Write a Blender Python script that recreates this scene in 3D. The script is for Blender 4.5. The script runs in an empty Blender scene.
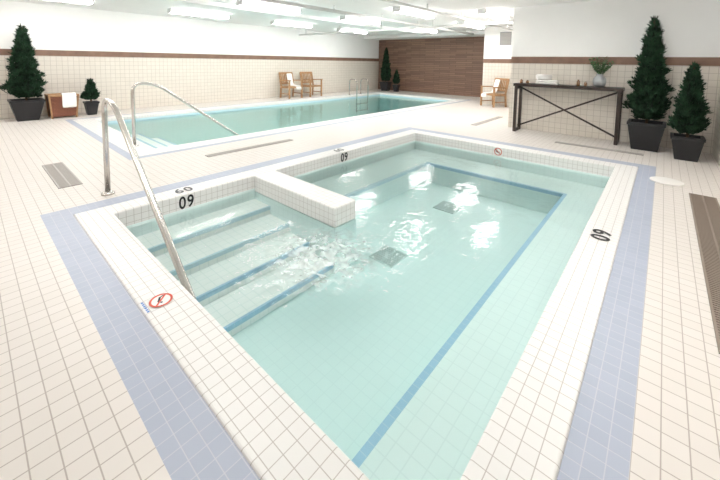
import bpy, bmesh, math, random
from mathutils import Vector, Matrix, noise
random.seed(7)
S = bpy.context.scene
COL = S.collection

# ---------------------------------------------------------------- materials
def new_mat(name):
    m = bpy.data.materials.new(name); m.use_nodes = True
    nt = m.node_tree; b = nt.nodes['Principled BSDF']
    return m, nt, b

def plain(name, col, rough=0.5, metal=0.0, noise_amt=0.0, nscale=8.0, spec=0.5):
    m, nt, b = new_mat(name)
    b.inputs['Roughness'].default_value = rough
    b.inputs['Metallic'].default_value = metal
    b.inputs['Specular IOR Level'].default_value = spec
    if noise_amt > 0:
        g = nt.nodes.new('ShaderNodeNewGeometry')
        n = nt.nodes.new('ShaderNodeTexNoise'); n.inputs['Scale'].default_value = nscale
        nt.links.new(g.outputs['Position'], n.inputs['Vector'])
        r = nt.nodes.new('ShaderNodeValToRGB')
        r.color_ramp.elements[0].position = 0.3; r.color_ramp.elements[1].position = 0.7
        r.color_ramp.elements[0].color = (*[c*(1-noise_amt) for c in col], 1)
        r.color_ramp.elements[1].color = (*[min(1, c*(1+noise_amt)) for c in col], 1)
        nt.links.new(n.outputs['Fac'], r.inputs['Fac'])
        nt.links.new(r.outputs['Color'], b.inputs['Base Color'])
    else:
        b.inputs['Base Color'].default_value = (*col, 1)
    return m

def tile(name, c1, c2, grout, w, h, mortar, offset=0.0, rough=0.35, swap=False, bump=0.3, spec=0.5):
    """tiles laid in world space, plane picked from the face normal"""
    m, nt, b = new_mat(name); N = nt.nodes.new; L = nt.links.new
    g = N('ShaderNodeNewGeometry')
    sp = N('ShaderNodeSeparateXYZ'); L(g.outputs['Position'], sp.inputs[0])
    sn = N('ShaderNodeSeparateXYZ'); L(g.outputs['True Normal'], sn.inputs[0])
    def absgt(o):
        a = N('ShaderNodeMath'); a.operation = 'ABSOLUTE'; L(o, a.inputs[0])
        c = N('ShaderNodeMath'); c.operation = 'GREATER_THAN'; L(a.outputs[0], c.inputs[0]); c.inputs[1].default_value = 0.6
        return c.outputs[0]
    def mix(f, a, c):
        x = N('ShaderNodeMix'); x.data_type = 'FLOAT'; L(f, x.inputs[0]); L(a, x.inputs[2]); L(c, x.inputs[3]); return x.outputs[0]
    u = mix(absgt(sn.outputs['X']), sp.outputs['X'], sp.outputs['Y'])
    v = mix(absgt(sn.outputs['Z']), sp.outputs['Z'], sp.outputs['Y'])
    cb = N('ShaderNodeCombineXYZ')
    if swap: L(v, cb.inputs[0]); L(u, cb.inputs[1])
    else: L(u, cb.inputs[0]); L(v, cb.inputs[1])
    br = N('ShaderNodeTexBrick'); L(cb.outputs[0], br.inputs['Vector'])
    br.offset = offset; br.squash = 1.0
    br.inputs['Scale'].default_value = 1.0
    br.inputs['Brick Width'].default_value = w
    br.inputs['Row Height'].default_value = h
    br.inputs['Mortar Size'].default_value = mortar
    br.inputs['Mortar Smooth'].default_value = 0.15
    br.inputs['Color1'].default_value = (*c1, 1); br.inputs['Color2'].default_value = (*c2, 1)
    br.inputs['Mortar'].default_value = (*grout, 1)
    L(br.outputs['Color'], b.inputs['Base Color'])
    if bump > 0:
        bp = N('ShaderNodeBump'); bp.inputs['Strength'].default_value = bump; bp.inputs['Distance'].default_value = 0.002
        bp.invert = True
        L(br.outputs['Fac'], bp.inputs['Height']); L(bp.outputs[0], b.inputs['Normal'])
    b.inputs['Roughness'].default_value = rough
    b.inputs['Specular IOR Level'].default_value = spec
    return m

M_deck = tile('deck_tile', (0.715,0.67,0.63), (0.695,0.65,0.605), (0.44,0.39,0.35), 0.075, 0.075, 0.0023, 0.0, 0.4, spec=0.3)
M_cop = tile('coping_tile', (0.81,0.795,0.775), (0.795,0.78,0.76), (0.52,0.48,0.45), 0.0575, 0.0575, 0.0018, 0.0, 0.35, spec=0.3)
M_band = tile('band_tile', (0.40,0.435,0.525), (0.375,0.41,0.50), (0.50,0.51,0.56), 0.06, 0.06, 0.0018, 0.0, 0.4, spec=0.3)
M_wall = tile('wall_tile', (0.74,0.685,0.61), (0.71,0.655,0.58), (0.51,0.455,0.395), 0.10, 0.10, 0.0035, 0.0, 0.35)
M_under = tile('basin_tile', (0.83,0.945,0.925), (0.82,0.935,0.915), (0.77,0.885,0.87), 0.075, 0.075, 0.003, 0.0, 0.6, bump=0)
M_floor = tile('basin_floor_tile', (0.74,0.91,0.895), (0.73,0.90,0.885), (0.70,0.87,0.86), 0.075, 0.075, 0.003, 0.0, 0.6, bump=0)
M_step = tile('step_tile', (0.93,0.96,0.94), (0.92,0.95,0.93), (0.80,0.87,0.85), 0.075, 0.075, 0.003, 0.0, 0.6, bump=0)
M_nose = tile('nosing_tile', (0.38,0.60,0.76), (0.36,0.58,0.74), (0.48,0.66,0.77), 0.05, 0.05, 0.002, 0.0, 0.5, bump=0)
M_nosel = tile('pale_nosing_tile', (0.58,0.76,0.83), (0.56,0.74,0.82), (0.64,0.79,0.83), 0.05, 0.05, 0.002, 0.0, 0.5, bump=0)
M_white = plain('white_paint', (0.92,0.915,0.90), 0.7, 0, 0.01, 3)
M_ceil = plain('ceiling_paint', (0.90,0.90,0.895), 0.8, 0, 0.01, 3)
M_trim = plain('brown_tile_trim', (0.22,0.125,0.085), 0.45, 0, 0.15, 6)
M_wood = tile('wood_slat_wall', (0.28,0.163,0.113), (0.19,0.107,0.075), (0.10,0.058,0.041), 0.7, 0.075, 0.006, 0.37, 0.55)
M_steel = plain('brushed_steel', (0.62,0.59,0.56), 0.24, 1.0)
M_black = plain('black_planter', (0.010,0.010,0.012), 0.45, 0, 0.1)
M_soil = plain('soil', (0.05,0.03,0.02), 0.9, 0, 0.3, 40)
M_trunk = plain('bark', (0.10,0.06,0.035), 0.9, 0, 0.3, 30)
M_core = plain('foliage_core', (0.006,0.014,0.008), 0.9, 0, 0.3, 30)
M_leaf = plain('conifer_needles', (0.020,0.050,0.026), 0.75, 0, 0.6, 9, spec=0.2)
M_green = plain('leaf_green', (0.06,0.15,0.05), 0.5, 0, 0.4, 30)
M_dwood = plain('dark_walnut', (0.032,0.019,0.015), 0.4, 0, 0.35, 12)
M_chair = plain('teak_wood', (0.40,0.225,0.105), 0.45, 0, 0.2, 20)
M_weave = tile('rattan_weave', (0.48,0.31,0.165), (0.38,0.23,0.115), (0.2,0.11,0.05), 0.04, 0.02, 0.003, 0.5, 0.6)
M_basket = tile('basket_weave', (0.30,0.11,0.06), (0.23,0.08,0.045), (0.08,0.025,0.015), 0.05, 0.03, 0.004, 0.5, 0.6)
M_towel = plain('towel_cotton', (0.88,0.86,0.83), 0.95, 0, 0.04, 60)
M_ceram = plain('grey_ceramic', (0.36,0.37,0.38), 0.3, 0, 0.1, 20)
M_amber = plain('amber_jar', (0.20,0.09,0.035), 0.25)
M_num = plain('number_black', (0.01,0.01,0.012), 0.5)
M_red = plain('sign_red', (0.62,0.09,0.05), 0.5)
M_blue = plain('sign_blue', (0.12,0.25,0.55), 0.5)
M_signw = plain('sign_white', (0.80,0.78,0.75), 0.4)
M_grate = plain('grate_grey', (0.42,0.39,0.36), 0.5)
M_grated = plain('grate_slot', (0.14,0.12,0.105), 0.7)
M_bgrate = plain('grate_bronze', (0.24,0.19,0.155), 0.5)
M_fix = plain('fixture_white', (0.75,0.75,0.75), 0.4)
M_duct = plain('duct_paint', (0.70,0.70,0.69), 0.5)
M_vent = plain('vent_grey', (0.32,0.32,0.32), 0.5)

m, nt, b = new_mat('lamp_lens')
b.inputs['Base Color'].default_value = (1,1,1,1)
b.inputs['Emission Color'].default_value = (1.0,0.982,0.96,1)
b.inputs['Emission Strength'].default_value = 22.0
M_lamp = m

def water_mat(name, tint, scale, strength):
    m = bpy.data.materials.new(name); m.use_nodes = True; nt = m.node_tree; nt.nodes.clear()
    N = nt.nodes.new; L = nt.links.new
    out = N('ShaderNodeOutputMaterial'); mx = N('ShaderNodeMixShader')
    tr = N('ShaderNodeBsdfTransparent'); tr.inputs[0].default_value = (*tint, 1)
    gl = N('ShaderNodeBsdfGlossy'); gl.inputs['Roughness'].default_value = 0.10
    fr = N('ShaderNodeFresnel'); fr.inputs['IOR'].default_value = 1.33
    g = N('ShaderNodeNewGeometry'); n = N('ShaderNodeTexNoise'); n.inputs['Scale'].default_value = scale
    n.inputs['Detail'].default_value = 3; n.inputs['Distortion'].default_value = 0.6
    L(g.outputs['Position'], n.inputs['Vector'])
    bp = N('ShaderNodeBump'); bp.inputs['Strength'].default_value = strength; bp.inputs['Distance'].default_value = 0.02
    L(n.outputs['Fac'], bp.inputs['Height'])
    L(bp.outputs[0], gl.inputs['Normal']); L(bp.outputs[0], fr.inputs['Normal'])
    L(fr.outputs[0], mx.inputs[0]); L(tr.outputs[0], mx.inputs[1]); L(gl.outputs[0], mx.inputs[2])
    # white foam where the mesh carries a foam value
    at = N('ShaderNodeAttribute'); at.attribute_name = 'foam'
    df = N('ShaderNodeBsdfDiffuse'); df.inputs[0].default_value = (0.90,0.95,0.94,1)
    m2 = N('ShaderNodeMixShader'); L(at.outputs['Fac'], m2.inputs[0]); L(mx.outputs[0], m2.inputs[1]); L(df.outputs[0], m2.inputs[2])
    L(m2.outputs[0], out.inputs['Surface'])
    return m
M_water = water_mat('tub_water', (0.935,0.983,0.974), 5.0, 0.15)
M_water2 = water_mat('pool_water', (0.915,0.982,0.968), 5.0, 0.13)

# ---------------------------------------------------------------- mesh helpers
def empty(name, loc=(0,0,0), rz=0.0):
    e = bpy.data.objects.new(name, None); e.location = loc; e.rotation_euler = (0,0,rz)
    e.empty_display_size = 0.2; COL.objects.link(e); return e

def obj(name, me, mats, parent=None, bevel=0, seg=2, smooth=False):
    o = bpy.data.objects.new(name, me); COL.objects.link(o)
    if not isinstance(mats, (list, tuple)): mats = [mats]
    for mm in mats: me.materials.append(mm)
    if parent: o.parent = parent
    if bevel > 0:
        md = o.modifiers.new('bevel', 'BEVEL'); md.width = bevel; md.segments = seg; md.limit_method = 'ANGLE'
    if smooth:
        for p in me.polygons: p.use_smooth = True
    return o

def add_box(bm, x0,x1,y0,y1,z0,z1, mat=0):
    vs = [bm.verts.new(c) for c in ((x0,y0,z0),(x1,y0,z0),(x1,y1,z0),(x0,y1,z0),(x0,y0,z1),(x1,y0,z1),(x1,y1,z1),(x0,y1,z1))]
    for f in ((3,2,1,0),(4,5,6,7),(0,1,5,4),(1,2,6,5),(2,3,7,6),(3,0,4,7)):
        bm.faces.new([vs[i] for i in f]).material_index = mat
    return vs

def from_bm(bm, name):
    me = bpy.data.meshes.new(name); bm.to_mesh(me); bm.free(); return me

def box(name, x0,x1,y0,y1,z0,z1, mat, parent=None, bevel=0, seg=2):
    bm = bmesh.new(); add_box(bm, x0,x1,y0,y1,z0,z1)
    return obj(name, from_bm(bm, name), mat, parent, bevel, seg)

def boxes(name, lst, mat, parent=None, bevel=0):
    bm = bmesh.new()
    for l in lst: add_box(bm, *l)
    return obj(name, from_bm(bm, name), mat, parent, bevel)

def beam(bm, a, c, w, d, mat=0, up=Vector((0,0,1))):
    a = Vector(a); c = Vector(c); t = (c-a).normalized()
    s = t.cross(up)
    if s.length < 1e-3: s = t.cross(Vector((0,1,0)))
    s.normalize(); n = s.cross(t)
    vs = []
    for p in (a, c):
        for (i, j) in ((-1,-1),(1,-1),(1,1),(-1,1)):
            vs.append(bm.verts.new(p + s*i*w/2 + n*j*d/2))
    for f in ((3,2,1,0),(4,5,6,7),(0,1,5,4),(1,2,6,5),(2,3,7,6),(3,0,4,7)):
        bm.faces.new([vs[i] for i in f]).material_index = mat

def ring(name, o, i, z0, z1, mat, parent=None, bevel=0):
    bm = bmesh.new()
    def loop(r, z): return [bm.verts.new((x,y,z)) for x,y in ((r[0],r[2]),(r[1],r[2]),(r[1],r[3]),(r[0],r[3]))]
    ot, it, ob, ib = loop(o,z1), loop(i,z1), loop(o,z0), loop(i,z0)
    for k in range(4):
        j = (k+1)%4
        bm.faces.new((ot[k],ot[j],it[j],it[k])); bm.faces.new((ob[j],ob[k],ib[k],ib[j]))
        bm.faces.new((ot[j],ot[k],ob[k],ob[j])); bm.faces.new((it[k],it[j],ib[j],ib[k]))
    bmesh.ops.recalc_face_normals(bm, faces=bm.faces)
    return obj(name, from_bm(bm, name), mat, parent, bevel, 3)

def tube(name, pts, r, mat, parent=None, corner=0.15):
    """polyline with rounded corners swept to a tube"""
    P = [Vector(p) for p in pts]; path = [P[0]]
    for k in range(1, len(P)-1):
        a, c, d = P[k-1], P[k], P[k+1]
        rr = min(corner, (a-c).length*0.45, (d-c).length*0.45)
        s = c + (a-c).normalized()*rr; e = c + (d-c).normalized()*rr
        for q in range(9):
            t = q/8; path.append(s*(1-t)**2 + c*2*t*(1-t) + e*t*t)
    path.append(P[-1])
    bm = bmesh.new(); rings = []; n = 12
    ref = None
    for k, p in enumerate(path):
        t = (path[min(k+1,len(path)-1)] - path[max(k-1,0)]).normalized()
        if ref is None: ref = t.orthogonal().normalized()
        ref = (ref - t*ref.dot(t)).normalized(); s = t.cross(ref)
        rings.append([bm.verts.new(p + (ref*math.cos(2*math.pi*i/n) + s*math.sin(2*math.pi*i/n))*r) for i in range(n)])
    for k in range(len(rings)-1):
        for i in range(n):
            j = (i+1)%n; bm.faces.new((rings[k][i], rings[k][j], rings[k+1][j], rings[k+1][i]))
    bm.faces.new(rings[0][::-1]); bm.faces.new(rings[-1])
    bmesh.ops.recalc_face_normals(bm, faces=bm.faces)
    return obj(name, from_bm(bm, name), mat, parent, smooth=True)

def lathe(name, prof, mat, parent=None, n=24, loc=(0,0,0), sx=1.0):
    bm = bmesh.new(); R = []
    for r, z in prof:
        R.append([bm.verts.new((loc[0]+sx*r*math.cos(2*math.pi*i/n), loc[1]+r*math.sin(2*math.pi*i/n), loc[2]+z)) for i in range(n)])
    for k in range(len(R)-1):
        for i in range(n):
            j=(i+1)%n; bm.faces.new((R[k][i],R[k][j],R[k+1][j],R[k+1][i]))
    bm.faces.new(R[0][::-1]); bm.faces.new(R[-1])
    bmesh.ops.recalc_face_normals(bm, faces=bm.faces)
    return obj(name, from_bm(bm, name), mat, parent, smooth=True)

# ---------------------------------------------------------------- layout (metres)
XL, XR = -10.2, 0.62       # left / right walls
YB, YF = -3.0, 13.0        # behind camera / wood wall
ZC = 2.42
TO = (-3.78, 0.0, 0.363, 5.85)     # hot tub tile band outer
TB = (-3.60,-0.17, 0.545, 5.67)
TI = (-3.38,-0.40, 0.775, 5.44)    # hot tub inside
PO = (-9.25,-5.05, 1.35, 11.85)
PB = (-9.15,-5.15, 1.45, 11.75)
PI = (-8.85,-5.45, 1.78, 11.42)    # lap pool inside

# floor deck with two openings
bm = bmesh.new()
xs = sorted({XL, XR, TO[0], TO[1], PO[0], PO[1]}); ys = sorted({YB, YF, TO[2], TO[3], PO[2], PO[3]})
V = {}
def gv(x,y):
    if (x,y) not in V: V[(x,y)] = bm.verts.new((x,y,0))
    return V[(x,y)]
for a, c in zip(xs, xs[1:]):
    for d, e in zip(ys, ys[1:]):
        mx, my = (a+c)/2, (d+e)/2
        if TO[0]<mx<TO[1] and TO[2]<my<TO[3]: continue
        if PO[0]<mx<PO[1] and PO[2]<my<PO[3]: continue
        bm.faces.new((gv(a,d), gv(c,d), gv(c,e), gv(a,e)))
obj('floor', from_bm(bm,'floor'), M_deck)
box('ceiling', XL-0.1, XR+0.1, YB-0.1, YF+0.1, ZC, ZC+0.1, M_ceil)

ZT0, ZT1 = 1.31, 1.44
def wall(name, x0,x1,y0,y1, lower=M_wall):
    bm = bmesh.new()
    add_box(bm, x0,x1,y0,y1, 0, ZT0, 0); add_box(bm, x0,x1,y0,y1, ZT0, ZT1, 1); add_box(bm, x0,x1,y0,y1, ZT1, ZC, 2)
    return obj(name, from_bm(bm,name), [lower, M_trim, M_white])
wall('wall_left', XL-0.1, XL, YB, YF)
wall('wall_right', XR, XR+0.1, YB, 7.35)
wall('wall_rear', XL, XR, YB-0.1, YB)
wall('wall_console', -2.35, XR+0.1, 7.35, 7.5)
wall('wall_alcove', -4.38, -2.2, 11.0, 11.12)
wall('wall_alcove_side', -2.35, -2.2, 7.5, 11.0)
wall('wall_passage', -4.38, -4.26, 11.12, YF)
box('wall_wood_panel', XL, -4.26, YF, YF+0.1, 0, ZC, M_wood)
box('trim_console', -2.35, XR, 7.338, 7.35, ZT0+0.001, ZT1-0.001, M_trim)
box('trim_left', XL, XL+0.012, YB, YF, ZT0+0.001, ZT1-0.001, M_trim)
# stepped bulkheads crossing the ceiling
boxes('ceiling_bulkhead', [(XL,-4.3,11.9,12.99,2.30,ZC-0.001)], M_ceil)
boxes('ceiling_bulkhead', [(-6.95,-6.75,YB,11.9,2.34,ZC-0.001)], M_ceil)

# ---------------------------------------------------------------- hot tub
tub = empty('hot_tub')
ring('tile_band', TO, TB, -0.1, 0.0, M_band, tub)
ring('coping', TB, TI, -0.17, 0.004, M_cop, tub, 0.012)
ZW, ZF = -0.165, -0.60
ring('basin_wall', (TI[0]-0.08, TI[1]+0.08, TI[2]-0.08, TI[3]+0.08), (TI[0]+0.002, TI[1]-0.002, TI[2]+0.002, TI[3]-0.002), ZF, -0.14, M_under, tub)
box('basin_floor', TI[0], TI[1], TI[2], TI[3], ZF-0.05, ZF, M_floor, tub)
DY0, DY1, DX = 2.10, 2.38, -2.10
box('divider_block', TI[0]-0.01, DX, DY0, DY1, -0.18, 0.004, M_cop, tub, 0.015, 3)
box('divider_base', TI[0]-0.01, DX, DY0, DY1, ZF, -0.18, M_under, tub)
sx = [-3.08,-2.76,-2.44,-2.12]; sz = [-0.26,-0.345,-0.43,-0.515]
prev = TI[0]
for k,(x,z) in enumerate(zip(sx,sz)):
    box('step_%d'%(k+1), prev, x, TI[2], DY0, ZF, z, M_step, tub)
    box('step_nosing_%d'%(k+1), x-0.018, x+0.002, TI[2], DY0, z-0.035, z+0.002, M_nosel if k<2 else M_nose, tub)
    prev = x
BZ = -0.30; BX, BY, BLX = -0.84, 4.82, -2.75
box('bench_right', BX, TI[1], TI[2], TI[3], ZF, BZ, M_under, tub)
box('bench_far', TI[0], BX, BY, TI[3], ZF, BZ, M_under, tub)
box('bench_left', TI[0], BLX, DY1, BY, ZF, BZ, M_under, tub)
box('bench_nosing_right', BX-0.003, BX+0.035, TI[2], BY+0.035, BZ-0.04, BZ+0.002, M_nose, tub)
box('bench_nosing_far', BLX-0.035, BX, BY-0.003, BY+0.035, BZ-0.04, BZ+0.002, M_nose, tub)
box('bench_nosing_left', BLX-0.035, BLX+0.003, DY1, BY, BZ-0.04, BZ+0.002, M_nosel, tub)

def water(name, r, z, nx, ny, mat, parent, amp, boil=None, foam=None):
    bm = bmesh.new(); g = []; fv = []
    for i in range(nx+1):
        row = []
        for j in range(ny+1):
            x = r[0]+(r[1]-r[0])*i/nx; y = r[2]+(r[3]-r[2])*j/ny
            h = amp*noise.noise(Vector((x*2.2, y*2.2, 0.3))) + amp*0.5*noise.noise(Vector((x*5+3, y*5, 1.7)))
            f = 0.0
            if boil:
                for bx, by, br, ba in boil:
                    d = math.hypot(x-bx, y-by)/br
                    h += ba*math.exp(-d*d)*(noise.noise(Vector((x*13,y*13,2)))+0.6*noise.noise(Vector((x*28,y*28,5))))
            if foam:
                bx, by, br, fa = foam
                d = math.hypot(x-bx, y-by)/br
                nn = 0.5+0.5*noise.noise(Vector((x*14,y*14,3)))+0.35*noise.noise(Vector((x*34,y*34,9)))
                f = max(0.0, min(fa, (math.exp(-d*d)*1.4*nn-0.22)*0.85))
            fv.append(f)
            row.append(bm.verts.new((x,y,z+h)))
        g.append(row)
    for i in range(nx):
        for j in range(ny):
            bm.faces.new((g[i][j],g[i+1][j],g[i+1][j+1],g[i][j+1]))
    me = from_bm(bm,name)
    at = me.attributes.new('foam','FLOAT','POINT')
    at.data.foreach_set('value', fv)
    return obj(name, me, mat, parent, smooth=True)
water('water_surface', TI, ZW, 240, 380, M_water, tub, 0.0018, [(-1.85,1.72,0.42,0.030),(-1.4,2.5,0.45,0.0025),(-1.6,3.7,0.45,0.002)], (-1.85,1.72,0.42,0.5))

def grate(name, x0,x1,y0,y1,z, n, along='y', mats=(M_grate, M_grated), parent=None):
    """frame with parallel bars above a dark trough"""
    bm = bmesh.new(); t = 0.012
    add_box(bm, x0,x1,y0,y1, z, z+0.003, 1)
    for q in ((x0,x1,y0,y0+t),(x0,x1,y1-t,y1),(x0,x0+t,y0+t,y1-t),(x1-t,x1,y0+t,y1-t)): add_box(bm, *q, z+0.003, z+0.008, 0)
    if along == 'y':
        st = (y1-y0)/n
        for k in range(n): add_box(bm, x0+t,x1-t, y0+st*(k+0.2), y0+st*(k+0.75), z+0.003, z+0.007, 0)
        add_box(bm, (x0+x1)/2-0.006,(x0+x1)/2+0.006, y0+t,y1-t, z+0.003, z+0.0075, 0)
    else:
        st = (x1-x0)/n
        for k in range(n): add_box(bm, x0+st*(k+0.2), x0+st*(k+0.75), y0+t,y1-t, z+0.003, z+0.007, 0)
        add_box(bm, x0+t,x1-t,(y0+y1)/2-0.006,(y0+y1)/2+0.006, z+0.003, z+0.0075, 0)
    return obj(name, from_bm(bm,name), list(mats), parent)
M_dr = plain('drain_grey', (0.50,0.64,0.63), 0.6); M_dr2 = plain('drain_slot', (0.30,0.40,0.40), 0.6)
grate('main_drain_1', -2.05,-1.78, 2.52,2.80, ZF, 9, 'y', (M_dr,M_dr2), tub)
grate('main_drain_2', -2.17,-1.88, 3.98,4.28, ZF, 9, 'y', (M_dr,M_dr2), tub)

# markings -------------------------------------------------
def text_mesh(name, body, size, origin, right, up, mat, parent, off=0.004, xs=0.8):
    cu = bpy.data.curves.new(name, 'FONT'); cu.body = body; cu.size = size; cu.align_x='CENTER'; cu.align_y='CENTER'
    cu.offset = size*0.018; cu.extrude = 0.0006; cu.space_character = 1.15
    to = bpy.data.objects.new('tmp', cu); COL.objects.link(to)
    dg = bpy.context.evaluated_depsgraph_get(); me = bpy.data.meshes.new_from_object(to.evaluated_get(dg))
    bpy.data.objects.remove(to)
    r = Vector(right).normalized(); u = Vector(up).normalized(); n = r.cross(u)
    for v in me.vertices:
        c = v.co.copy(); v.co = Vector(origin) + r*c.x*xs + u*c.y + n*(c.z+off)
    return obj(name, me, mat, parent)
text_mesh('depth_number_1','09',0.165,(TI[0],1.36,-0.078),(0,1,0),(0,0,1),M_num,tub)
text_mesh('depth_number_2','09',0.165,(TI[0],3.55,-0.078),(0,1,0),(0,0,1),M_num,tub)
M_ng = plain('number_grey',(0.10,0.10,0.11),0.5)
text_mesh('depth_number_3','09',0.17,(-3.50,1.38,0.006),(0,-1,0),(1,0,0),M_ng,tub,0.002,0.9)
text_mesh('depth_number_4','09',0.17,(-3.50,3.55,0.006),(0,-1,0),(1,0,0),M_ng,tub,0.002,0.9)
text_mesh('depth_number_5','09',0.165,(-0.275,3.15,0.006),(0,1,0),(-1,0,0),M_num,tub,0.002,1.1)

def no_sign(name, c, right, up, rad, parent, caption=True):
    r = Vector(right); u = Vector(up); n = r.cross(u); c = Vector(c)
    bm = bmesh.new()
    def P(x,y,z): return bm.verts.new(c + r*x*rad + u*y*rad + n*z)
    N = 36
    vs = [P(math.cos(2*math.pi*i/N), math.sin(2*math.pi*i/N), 0.0015) for i in range(N)]; bm.faces.new(vs).material_index = 0
    o1 = [P(math.cos(2*math.pi*i/N), math.sin(2*math.pi*i/N), 0.0025) for i in range(N)]
    i1 = [P(0.8*math.cos(2*math.pi*i/N), 0.8*math.sin(2*math.pi*i/N), 0.0025) for i in range(N)]
    for k in range(N):
        j=(k+1)%N; bm.faces.new((o1[k],o1[j],i1[j],i1[k])).material_index = 1
    def strip(x0,y0,x1,y1,w,mi,z):
        d = Vector((x1-x0,y1-y0)).normalized(); p = Vector((-d.y,d.x))*w/2
        bm.faces.new([P(x0+p.x,y0+p.y,z),P(x0-p.x,y0-p.y,z),P(x1-p.x,y1-p.y,z),P(x1+p.x,y1+p.y,z)]).material_index = mi
    strip(-0.55,0.1,0.1,-0.25,0.2,2,0.002)      # diver body
    strip(0.05,-0.2,0.5,-0.45,0.12,2,0.002)     # arms
    strip(-0.5,0.1,-0.6,0.45,0.14,2,0.002)      # legs
    strip(0.25,-0.02,0.42,-0.12,0.18,2,0.002)   # head
    strip(-0.62,0.62,0.62,-0.62,0.17,1,0.003)
    if caption:
        for k in range(6): strip(-0.95+k*0.33,-1.35,-0.72+k*0.33,-1.35,0.2,3,0.002)
    return obj(name, from_bm(bm,name), [M_signw, M_red, M_num, M_blue], parent)
no_sign('no_diving_mark_1', (-1.95,0.64,0.006), (1,0,0),(0,1,0), 0.056, tub)
no_sign('no_diving_mark_2', (-1.87,TI[3]-0.001,-0.07), (1,0,0),(0,0,1), 0.06, tub, False)

# ---------------------------------------------------------------- swimming pool
pool = empty('swimming_pool')
ring('tile_band', PO, PB, -0.1, 0.0, M_band, pool)
ring('coping', PB, PI, -0.12, 0.004, M_cop, pool, 0.012)
PF = -0.85
M_lap = tile('lap_plaster', (0.61,0.83,0.81), (0.60,0.82,0.80), (0.57,0.79,0.77), 0.15,0.15,0.003,0,0.6,bump=0)
ring('basin_wall', (PI[0]-0.08,PI[1]+0.08,PI[2]-0.08,PI[3]+0.08), (PI[0]+0.002,PI[1]-0.002,PI[2]+0.002,PI[3]-0.002), PF, -0.11, M_lap, pool)
box('basin_floor', *PI, PF-0.05, PF, M_lap, pool)
for k in range(3):
    y0 = PI[2]+0.4*k; y1 = y0+0.4; z=-0.26-0.15*k
    box('step_%d'%(k+1), PI[0], PI[1], y0, y1, PF, z, M_step, pool)
    box('step_nosing_%d'%(k+1), PI[0], PI[1], y1-0.04, y1+0.002, z-0.04, z+0.002, M_nose, pool)
water('water_surface', PI, -0.10, 60, 150, M_water2, pool, 0.002)
ring('waterline_tile', (PI[0]-0.001,PI[1]+0.001,PI[2]-0.001,PI[3]+0.001), (PI[0]+0.004,PI[1]-0.004,PI[2]+0.004,PI[3]-0.004), -0.13, -0.06, M_nosel, pool)

# ---------------------------------------------------------------- handrails
def escut(x,y,parent,nm): lathe(nm, [(0.055,0.0),(0.055,0.012),(0.03,0.025),(0.024,0.03)], M_steel, parent, 20, (x,y,0.001))
r1 = empty('pool_handrail')
tube('rail_tube', [(-3.92,0.86,0.0),(-3.92,0.86,0.92),(-3.58,0.86,0.89),(-2.12,0.86,-0.16),(-2.00,0.86,-0.25),(-1.98,0.86,-0.55)], 0.023, M_steel, r1, 0.2)
escut(-3.92,0.86,r1,'escutcheon')
r2 = empty('pool_handrail')
tube('rail_tube', [(-5.80,1.62,0.0),(-5.80,1.62,0.94),(-5.80,1.95,0.90),(-5.80,3.20,-0.04),(-5.80,3.4,-0.18),(-5.80,3.4,-0.62)], 0.023, M_steel, r2, 0.2)
escut(-5.80,1.62,r2,'escutcheon')
ld = empty('pool_ladder')
for k, yy in enumerate((9.7,10.35)):
    tube('grab_rail_%d'%(k+1), [(-9.0,yy,0.0),(-9.0,yy,0.62),(-8.62,yy,0.62),(-8.62,yy,-0.6)], 0.021, M_steel, ld, 0.16)
    escut(-9.0,yy,ld,'escutcheon_%d'%(k+1))
boxes('treads', [(-8.66,-8.6,9.7,10.35,-0.32,-0.29),(-8.66,-8.6,9.7,10.35,-0.58,-0.55)], M_steel, ld)

# ---------------------------------------------------------------- floor grates and lid
grate('floor_drain_grate', -5.5,-4.42, 0.57,0.76, 0.0, 46, 'x')
grate('floor_drain_grate', -4.58,-4.48, 2.1,3.5, 0.0, 60, 'y')
grate('floor_drain_grate', 0.27,0.47, 2.2,4.85, 0.0, 110, 'y', (M_bgrate, M_grated))
grate('floor_drain_grate', -1.30,-0.15, 6.44,6.54, 0.0, 60, 'x')
grate('floor_drain_grate', -3.0,-2.88, 7.0,8.6, 0.0, 60, 'y')
sk = empty('skimmer_lid', (0.10,5.18,0))
lathe('lid', [(0.15,0.0),(0.15,0.008),(0.14,0.012),(0.125,0.010),(0.12,0.013),(0.02,0.014)], M_signw, sk, 36)

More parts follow.
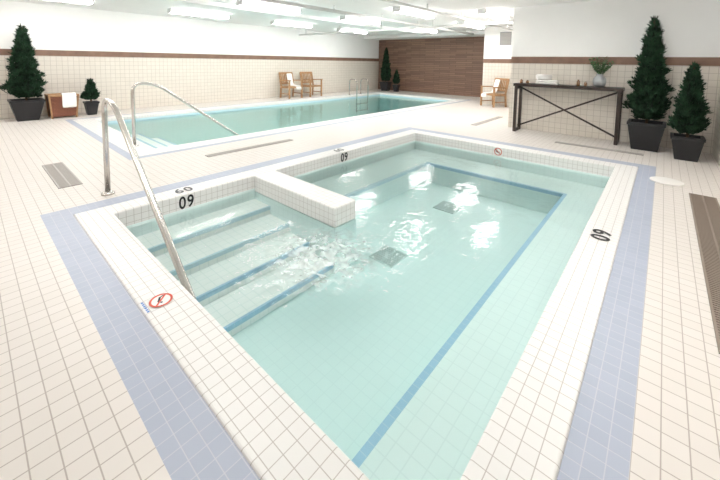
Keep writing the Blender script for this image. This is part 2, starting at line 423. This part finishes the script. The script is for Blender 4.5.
# ---------------------------------------------------------------- conifers
def conifer(loc, H, R, pt, pb, ph, seed, rot=0.2):
    rnd = random.Random(seed)
    e = empty('potted_conifer', loc, rot)
    bm = bmesh.new(); a, c = pt/2, pb/2; w = 0.025
    def sq(h, z): return [bm.verts.new((x*h, y*h, z)) for x,y in ((-1,-1),(1,-1),(1,1),(-1,1))]
    L = [sq(c,0), sq(a,ph-0.04), sq(a+0.012,ph-0.04), sq(a+0.012,ph), sq(a-w,ph), sq(a-w-0.005,ph-0.05)]
    bm.faces.new(L[0][::-1])
    for p, q in zip(L, L[1:]):
        for i in range(4):
            j=(i+1)%4; bm.faces.new((p[i],p[j],q[j],q[i]))
    f = bm.faces.new(L[-1]); f.material_index = 1
    bmesh.ops.recalc_face_normals(bm, faces=bm.faces)
    obj('planter', from_bm(bm,'planter'), [M_black, M_soil], e, 0.004)
    z0 = ph + 0.03; FH = H - z0
    tube('trunk', [(0,0,ph-0.05),(0.01,0,ph+FH*0.5),(0,0,H-0.08)], 0.018, M_trunk, e)
    def prof(t):
        if t < 0.12: return 0.62+0.38*t/0.12
        return max(0.0,(1-(t-0.12)/0.88))**0.78
    def rad(t, th):
        k = noise.noise(Vector((math.cos(th)*1.9, math.sin(th)*1.9, t*FH*7.5+seed)))
        return R*prof(t)*(0.82+0.66*k)
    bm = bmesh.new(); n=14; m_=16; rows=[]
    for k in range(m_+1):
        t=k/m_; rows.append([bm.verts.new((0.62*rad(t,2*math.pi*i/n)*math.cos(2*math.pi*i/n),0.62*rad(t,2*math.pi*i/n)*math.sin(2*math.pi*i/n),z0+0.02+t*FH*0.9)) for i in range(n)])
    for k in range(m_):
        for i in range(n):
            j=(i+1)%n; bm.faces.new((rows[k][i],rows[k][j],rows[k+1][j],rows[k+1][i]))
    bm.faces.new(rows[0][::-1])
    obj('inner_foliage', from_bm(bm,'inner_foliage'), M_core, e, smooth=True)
    bm = bmesh.new()
    cnt = int(2400*(FH*R)/(1.6*0.32))+400
    made = 0
    while made < cnt:
        t = rnd.random()
        if rnd.random() > prof(t)+0.08: continue
        th = rnd.random()*2*math.pi
        rr = rad(t,th)*(0.58+0.46*rnd.random())
        base = Vector((rr*math.cos(th), rr*math.sin(th), z0+t*FH*0.95))
        out = Vector((math.cos(th), math.sin(th), 0))
        d0 = (out*0.6 + Vector((0,0,0.95)) + Vector((rnd.uniform(-.4,.4),rnd.uniform(-.4,.4),rnd.uniform(-.3,.3)))).normalized()
        ln = (0.05+0.065*rnd.random())*min(1.0,0.6+R)
        for q in range(5):
            d = (d0 + Vector((rnd.uniform(-.5,.5),rnd.uniform(-.5,.5),rnd.uniform(-.4,.4)))).normalized()
            s = d.cross(Vector((rnd.uniform(-1,1),rnd.uniform(-1,1),rnd.uniform(-1,1)))).normalized()*0.0075
            p1 = base + d*ln*0.5
            a_=bm.verts.new(base - s*0.4); b_=bm.verts.new(p1 + s); c_=bm.verts.new(base + d*ln); d_=bm.verts.new(p1 - s)
            bm.faces.new((a_,b_,c_,d_))
        made += 1
    obj('foliage', from_bm(bm,'foliage'), M_leaf, e)
conifer((-9.74,0.84,0), 1.95, 0.30, 0.50, 0.32, 0.42, 1, 0.0)
conifer((-9.74,1.90,0), 0.80, 0.15, 0.24, 0.16, 0.30, 2, 0.0)
conifer((-9.35,12.45,0), 1.95, 0.25, 0.40, 0.28, 0.40, 3)
conifer((-8.80,12.5,0), 0.95, 0.16, 0.24, 0.18, 0.3, 4)
conifer((-0.16,7.0,0), 2.08, 0.265, 0.44, 0.32, 0.43, 5, 0.0)
conifer((0.30,6.64,0), 1.37, 0.20, 0.33, 0.24, 0.33, 6, 0.0)

# ---------------------------------------------------------------- console table
ct = empty('console_table', (-2.14,6.95,0))
LT, DT, HT = 1.64, 0.34, 0.93
box('table_top', -0.02, LT+0.02, -0.02, DT+0.02, HT-0.055, HT, M_dwood, ct, 0.005)
lg=[]
for x in (0.0, LT-0.05):
    for y in (0.0, DT-0.04): lg.append((x,x+0.05,y,y+0.04,0,HT-0.055))
    lg.append((x+0.005,x+0.045,0.04,DT-0.04,0.0,0.045)); lg.append((x+0.005,x+0.045,0.04,DT-0.04,HT-0.11,HT-0.055))
boxes('leg_frames', lg, M_dwood, ct, 0.003)
bm = bmesh.new(); y = DT/2
beam(bm,(0.04,y-0.008,0.10),(LT-0.04,y-0.008,HT-0.07),0.014,0.030); beam(bm,(0.04,y+0.008,HT-0.07),(LT-0.04,y+0.008,0.10),0.014,0.030)
obj('cross_brace', from_bm(bm,'cross_brace'), M_dwood, ct)

def roll(name, loc, r, L, rz, parent=None):
    """rolled towel with a visible spiral end"""
    e = empty(name, loc, rz)
    bm = bmesh.new(); N=90; T=3.0; A=[];B=[]
    for k in range(N+1):
        a = 2*math.pi*T*k/N; rr = r*(0.15+0.85*k/N)
        for lst, x in ((A,-L/2),(B,L/2)): lst.append(bm.verts.new((x, rr*math.cos(a-1.57), r+rr*math.sin(a-1.57))))
    for k in range(N): bm.faces.new((A[k],A[k+1],B[k+1],B[k]))
    o = obj('rolled_cloth', from_bm(bm,name), M_towel, e, smooth=True)
    md = o.modifiers.new('s','SOLIDIFY'); md.thickness = r*0.22; md.offset=-1
    return e
ft = empty('folded_towel', (-1.62,7.12,HT), 0.1)
box('fold_lower', -0.18,0.18,-0.12,0.12,0.0,0.04, M_towel, ft, 0.018, 4)
box('fold_upper', -0.17,0.17,-0.115,0.115,0.04,0.078, M_towel, ft, 0.018, 4)
roll('rolled_towel', (-1.68,7.12,HT+0.078), 0.055, 0.26, 0.7)
for k,(x,y,r,h) in enumerate(((-2.06,7.08,0.028,0.075),(-1.97,7.15,0.028,0.06),(-1.12,7.08,0.026,0.11),(-1.02,7.14,0.024,0.08))):
    j = empty('amber_jar', (x,y,HT))
    lathe('jar', [(r*0.9,0),(r,0.008),(r,h*0.7),(r*0.55,h*0.82),(r*0.55,h),(r*0.4,h)], M_amber, j, 20)
vz = empty('vase_with_greenery', (-0.82,7.12,HT))
k=1.2
lathe('vase', [(r*k,z*k) for r,z in [(0.045,0),(0.07,0.02),(0.082,0.07),(0.075,0.12),(0.045,0.155),(0.04,0.17),(0.048,0.18),(0.036,0.178)]], M_ceram, vz, 28)
bm = bmesh.new(); rnd = random.Random(11)
for s in range(24):
    th = rnd.random()*6.28; lean = rnd.uniform(0.15,1.0)
    d = Vector((math.cos(th)*lean, math.sin(th)*lean*0.45, 1)).normalized(); L0 = rnd.uniform(0.20,0.36); p0 = Vector((0,0,0.17))
    beam(bm, p0, p0+d*L0, 0.004, 0.004)
    for q in range(9):
        t = 0.3+0.7*q/8; p = p0+d*L0*t; sd = Vector((math.cos(th+1.57*(1 if q%2 else -1)+rnd.uniform(-.5,.5)), math.sin(th+1.57*(1 if q%2 else -1)), rnd.uniform(0.1,0.8))).normalized()
        w = sd.cross(Vector((0,0,1))).normalized()*0.020; ll=0.06
        bm.faces.new([bm.verts.new(p), bm.verts.new(p+sd*ll*0.5+w), bm.verts.new(p+sd*ll), bm.verts.new(p+sd*ll*0.5-w)])
obj('stems', from_bm(bm,'stems'), M_green, vz)

# ---------------------------------------------------------------- armchairs
def chair(loc, rz, towel=None, sc=1.0):
    e = empty('wooden_armchair', loc, rz); e.scale = (sc,sc,sc)   # front is -Y
    W,D = 0.56,0.54
    bm = bmesh.new(); t=0.05
    for x in (-W/2, W/2):
        beam(bm,(x,-D/2,0),(x,-D/2,0.64),t,t,0,Vector((0,1,0)))
        beam(bm,(x,D/2-0.02,0),(x,D/2-0.06,0.42),t,t,0,Vector((0,1,0)))
        beam(bm,(x,D/2-0.06,0.42),(x,D/2+0.05,0.90),t,t*0.9,0,Vector((0,1,0)))
        beam(bm,(x,-D/2-0.04,0.65),(x,D/2,0.62),0.065,0.035)
        beam(bm,(x,-D/2,0.40),(x,D/2-0.05,0.38),0.03,0.06); beam(bm,(x,-D/2,0.16),(x,D/2-0.03,0.16),0.025,0.03)
    beam(bm,(-W/2,-D/2,0.40),(W/2,-D/2,0.40),0.03,0.06); beam(bm,(-W/2,D/2-0.05,0.38),(W/2,D/2-0.05,0.38),0.03,0.05)
    beam(bm,(-W/2-0.02,D/2+0.05,0.89),(W/2+0.02,D/2+0.05,0.89),0.035,0.07); beam(bm,(-W/2,D/2-0.03,0.52),(W/2,D/2-0.03,0.52),0.03,0.05)
    for k in range(7):
        x=-W/2+W*(k+1)/8; beam(bm,(x,D/2-0.03,0.52),(x,D/2+0.05,0.88),0.04,0.014,0,Vector((0,1,0)))
    obj('frame', from_bm(bm,'frame'), M_chair, e, 0.004)
    bm = bmesh.new()
    for k in range(9):
        y=-D/2+0.035+k*(D-0.1)/8.5; add_box(bm,-W/2+0.02,W/2-0.02,y-0.024,y+0.024,0.405,0.425)
    obj('seat_slats', from_bm(bm,'seat_slats'), M_weave, e, 0.003)
    if towel: drape('draped_towel', towel, e)
    return e
def drape(name, prm, parent):
    x0,x1,prof = prm
    bm = bmesh.new(); n=8; rows=[]
    for k,(y,z) in enumerate(prof):
        rows.append([bm.verts.new((x0+(x1-x0)*i/n, y+0.008*math.sin(i*1.7+k), z+0.004*math.sin(i*2.1+k*1.3))) for i in range(n+1)])
    for k in range(len(rows)-1):
        for i in range(n): bm.faces.new((rows[k][i],rows[k][i+1],rows[k+1][i+1],rows[k+1][i]))
    o = obj(name, from_bm(bm,name), M_towel, parent, smooth=True)
    md=o.modifiers.new('s','SOLIDIFY'); md.thickness=0.018; md.offset=0
    md=o.modifiers.new('u','SUBSURF'); md.levels=1; md.render_levels=1
TW = (0.0,0.24,[(-0.32,0.30),(-0.315,0.42),(-0.2,0.445),(0.0,0.445),(0.15,0.45),(0.2,0.60),(0.25,0.80),(0.28,0.88)])
TW3 = (-0.25,-0.03,TW[2])
chair((-9.72,7.50,0), math.pi/2, TW, 0.95)
chair((-9.72,8.42,0), math.pi/2, None, 0.95)
chair((-3.85,10.6,0), -0.45, TW3, 0.92)

# ---------------------------------------------------------------- wicker basket with towel
wb = empty('wicker_basket', (-9.76,1.40,0), 0.0)
bm = bmesh.new()
def sqr(a,c,z): return [bm.verts.new((x*a,y*c,z)) for x,y in ((-1,-1),(1,-1),(1,1),(-1,1))]
L = [sqr(.19,.20,0.03), sqr(.23,.235,.46), sqr(.205,.21,.46), sqr(.18,.18,.08)]
bm.faces.new(L[0][::-1])
for p,q in zip(L,L[1:]):
    for i in range(4):
        j=(i+1)%4; bm.faces.new((p[i],p[j],q[j],q[i]))
bm.faces.new(L[-1]); bmesh.ops.recalc_face_normals(bm, faces=bm.faces)
obj('woven_body', from_bm(bm,'woven_body'), M_basket, wb, 0.006)
bm = bmesh.new()
for (x,y) in ((-.19,-.20),(.19,-.20),(.19,.20),(-.19,.20)): beam(bm,(x,y,0),(x*1.22,y*1.2,.50),.03,.03,0,Vector((0,1,0)))
for a,c in (((-.235,-.24,.48),(.235,-.24,.48)),((.235,-.24,.48),(.235,.24,.48)),((.235,.24,.48),(-.235,.24,.48)),((-.235,.24,.48),(-.235,-.24,.48))): beam(bm,a,c,.035,.035)
obj('basket_frame', from_bm(bm,'basket_frame'), M_chair, wb, 0.004)
bm = bmesh.new(); rows=[]
for k,(x,z) in enumerate([(0.0,0.40),(0.1,0.50),(0.2,0.525),(0.255,0.515),(0.275,0.45),(0.28,0.34),(0.285,0.22)]):
    rows.append([bm.verts.new((x+0.01*math.sin(i*1.6+k*.5), -0.04+0.24*i/8, z+0.006*math.sin(i*2))) for i in range(9)])
for k in range(len(rows)-1):
    for i in range(8): bm.faces.new((rows[k][i],rows[k][i+1],rows[k+1][i+1],rows[k+1][i]))
o=obj('hanging_towel', from_bm(bm,'ht'), M_towel, wb, smooth=True)
md=o.modifiers.new('s','SOLIDIFY'); md.thickness=0.025; md.offset=0
md=o.modifiers.new('u','SUBSURF'); md.levels=1; md.render_levels=1

# ---------------------------------------------------------------- ceiling lights, pipes, vent
def fixture(x, y, L=1.4, W=0.20, drop=0.10):
    e = empty('ceiling_light', (x,y,ZC))
    bm = bmesh.new()
    add_box(bm,-W/2,W/2,-L/2,L/2,-0.03,0.0)
    add_box(bm,-W/2,W/2,-L/2,-L/2+0.02,-drop,-0.03); add_box(bm,-W/2,W/2,L/2-0.02,L/2,-drop,-0.03)
    obj('housing', from_bm(bm,'housing'), M_fix, e)
    box('lens', -W/2+0.01,W/2-0.01,-L/2+0.02,L/2-0.02,-drop+0.005,-0.03, M_lamp, e, 0.01)
for y in (-1.7,1.05,3.85,6.6,9.3): fixture(-8.5,y)
for y in (1.3,4.2,7.0,10.2): fixture(-6.1,y)
for y in (-1.7,6.6,9.6): fixture(-4.2,y)
fixture(-2.8,1.1)  # added fill light outside the frame, brightens the tub steps
fixture(-2.95,7.9); fixture(-0.5,5.0); fixture(0.25,2.3)  # last two are added fill lights outside the frame, for the console wall

def pipe(name, a, c, r):
    e = empty(name); tube('pipe', [a,c], r, M_duct, e)
    a=Vector(a); c=Vector(c); n=int((c-a).length//2)+1; bm=bmesh.new()
    for k in range(n+1):
        p=a+(c-a)*(0.05+0.9*k/n); add_box(bm,p.x-.012,p.x+.012,p.y-.012,p.y+.012,p.z,ZC)
    obj('hangers', from_bm(bm,'hangers'), M_duct, e)
pipe('ceiling_pipe', (-5.1,3.0,2.30), (-5.1,11.8,2.30), 0.035)
pipe('ceiling_pipe', (-9.9,8.0,2.20), (-2.5,8.0,2.20), 0.03)
pipe('ceiling_pipe', (-3.5,2.5,2.30), (-3.5,10.9,2.30), 0.025)

vt = empty('wall_vent', (-3.72,11.0,0))
bm = bmesh.new()
add_box(bm,-.17,.17,-.012,0,1.86,2.26,0)
for k in range(9): add_box(bm,-.145,.145,-.02,-.012,1.885+.04*k,1.905+.04*k,1)
obj('grille', from_bm(bm,'grille'), [M_vent, M_grate], vt)

# ---------------------------------------------------------------- world + camera
w = bpy.data.worlds.new('world'); S.world = w; w.use_nodes = True
w.node_tree.nodes['Background'].inputs[0].default_value = (0.8,0.8,0.8,1)
w.node_tree.nodes['Background'].inputs[1].default_value = 0.3

d1 = Vector((305, 24, -348)).normalized(); d2 = Vector((-400, 35, -348)).normalized()
ey = d1; ex = -d2; ex = (ex - ey*ex.dot(ey)).normalized(); ez = ex.cross(ey)
cam = bpy.data.cameras.new('camera'); co = bpy.data.objects.new('camera', cam); COL.objects.link(co)
R = Matrix((ex, ey, ez)).to_4x4()
co.matrix_world = Matrix.Translation((0,0,1.3)) @ R
cam.sensor_width = 36; cam.lens = 348*36/720; cam.shift_y = -150/720; cam.clip_start = 0.02
S.camera = co
S.view_settings.view_transform = 'Standard'
S.view_settings.exposure = 0.43
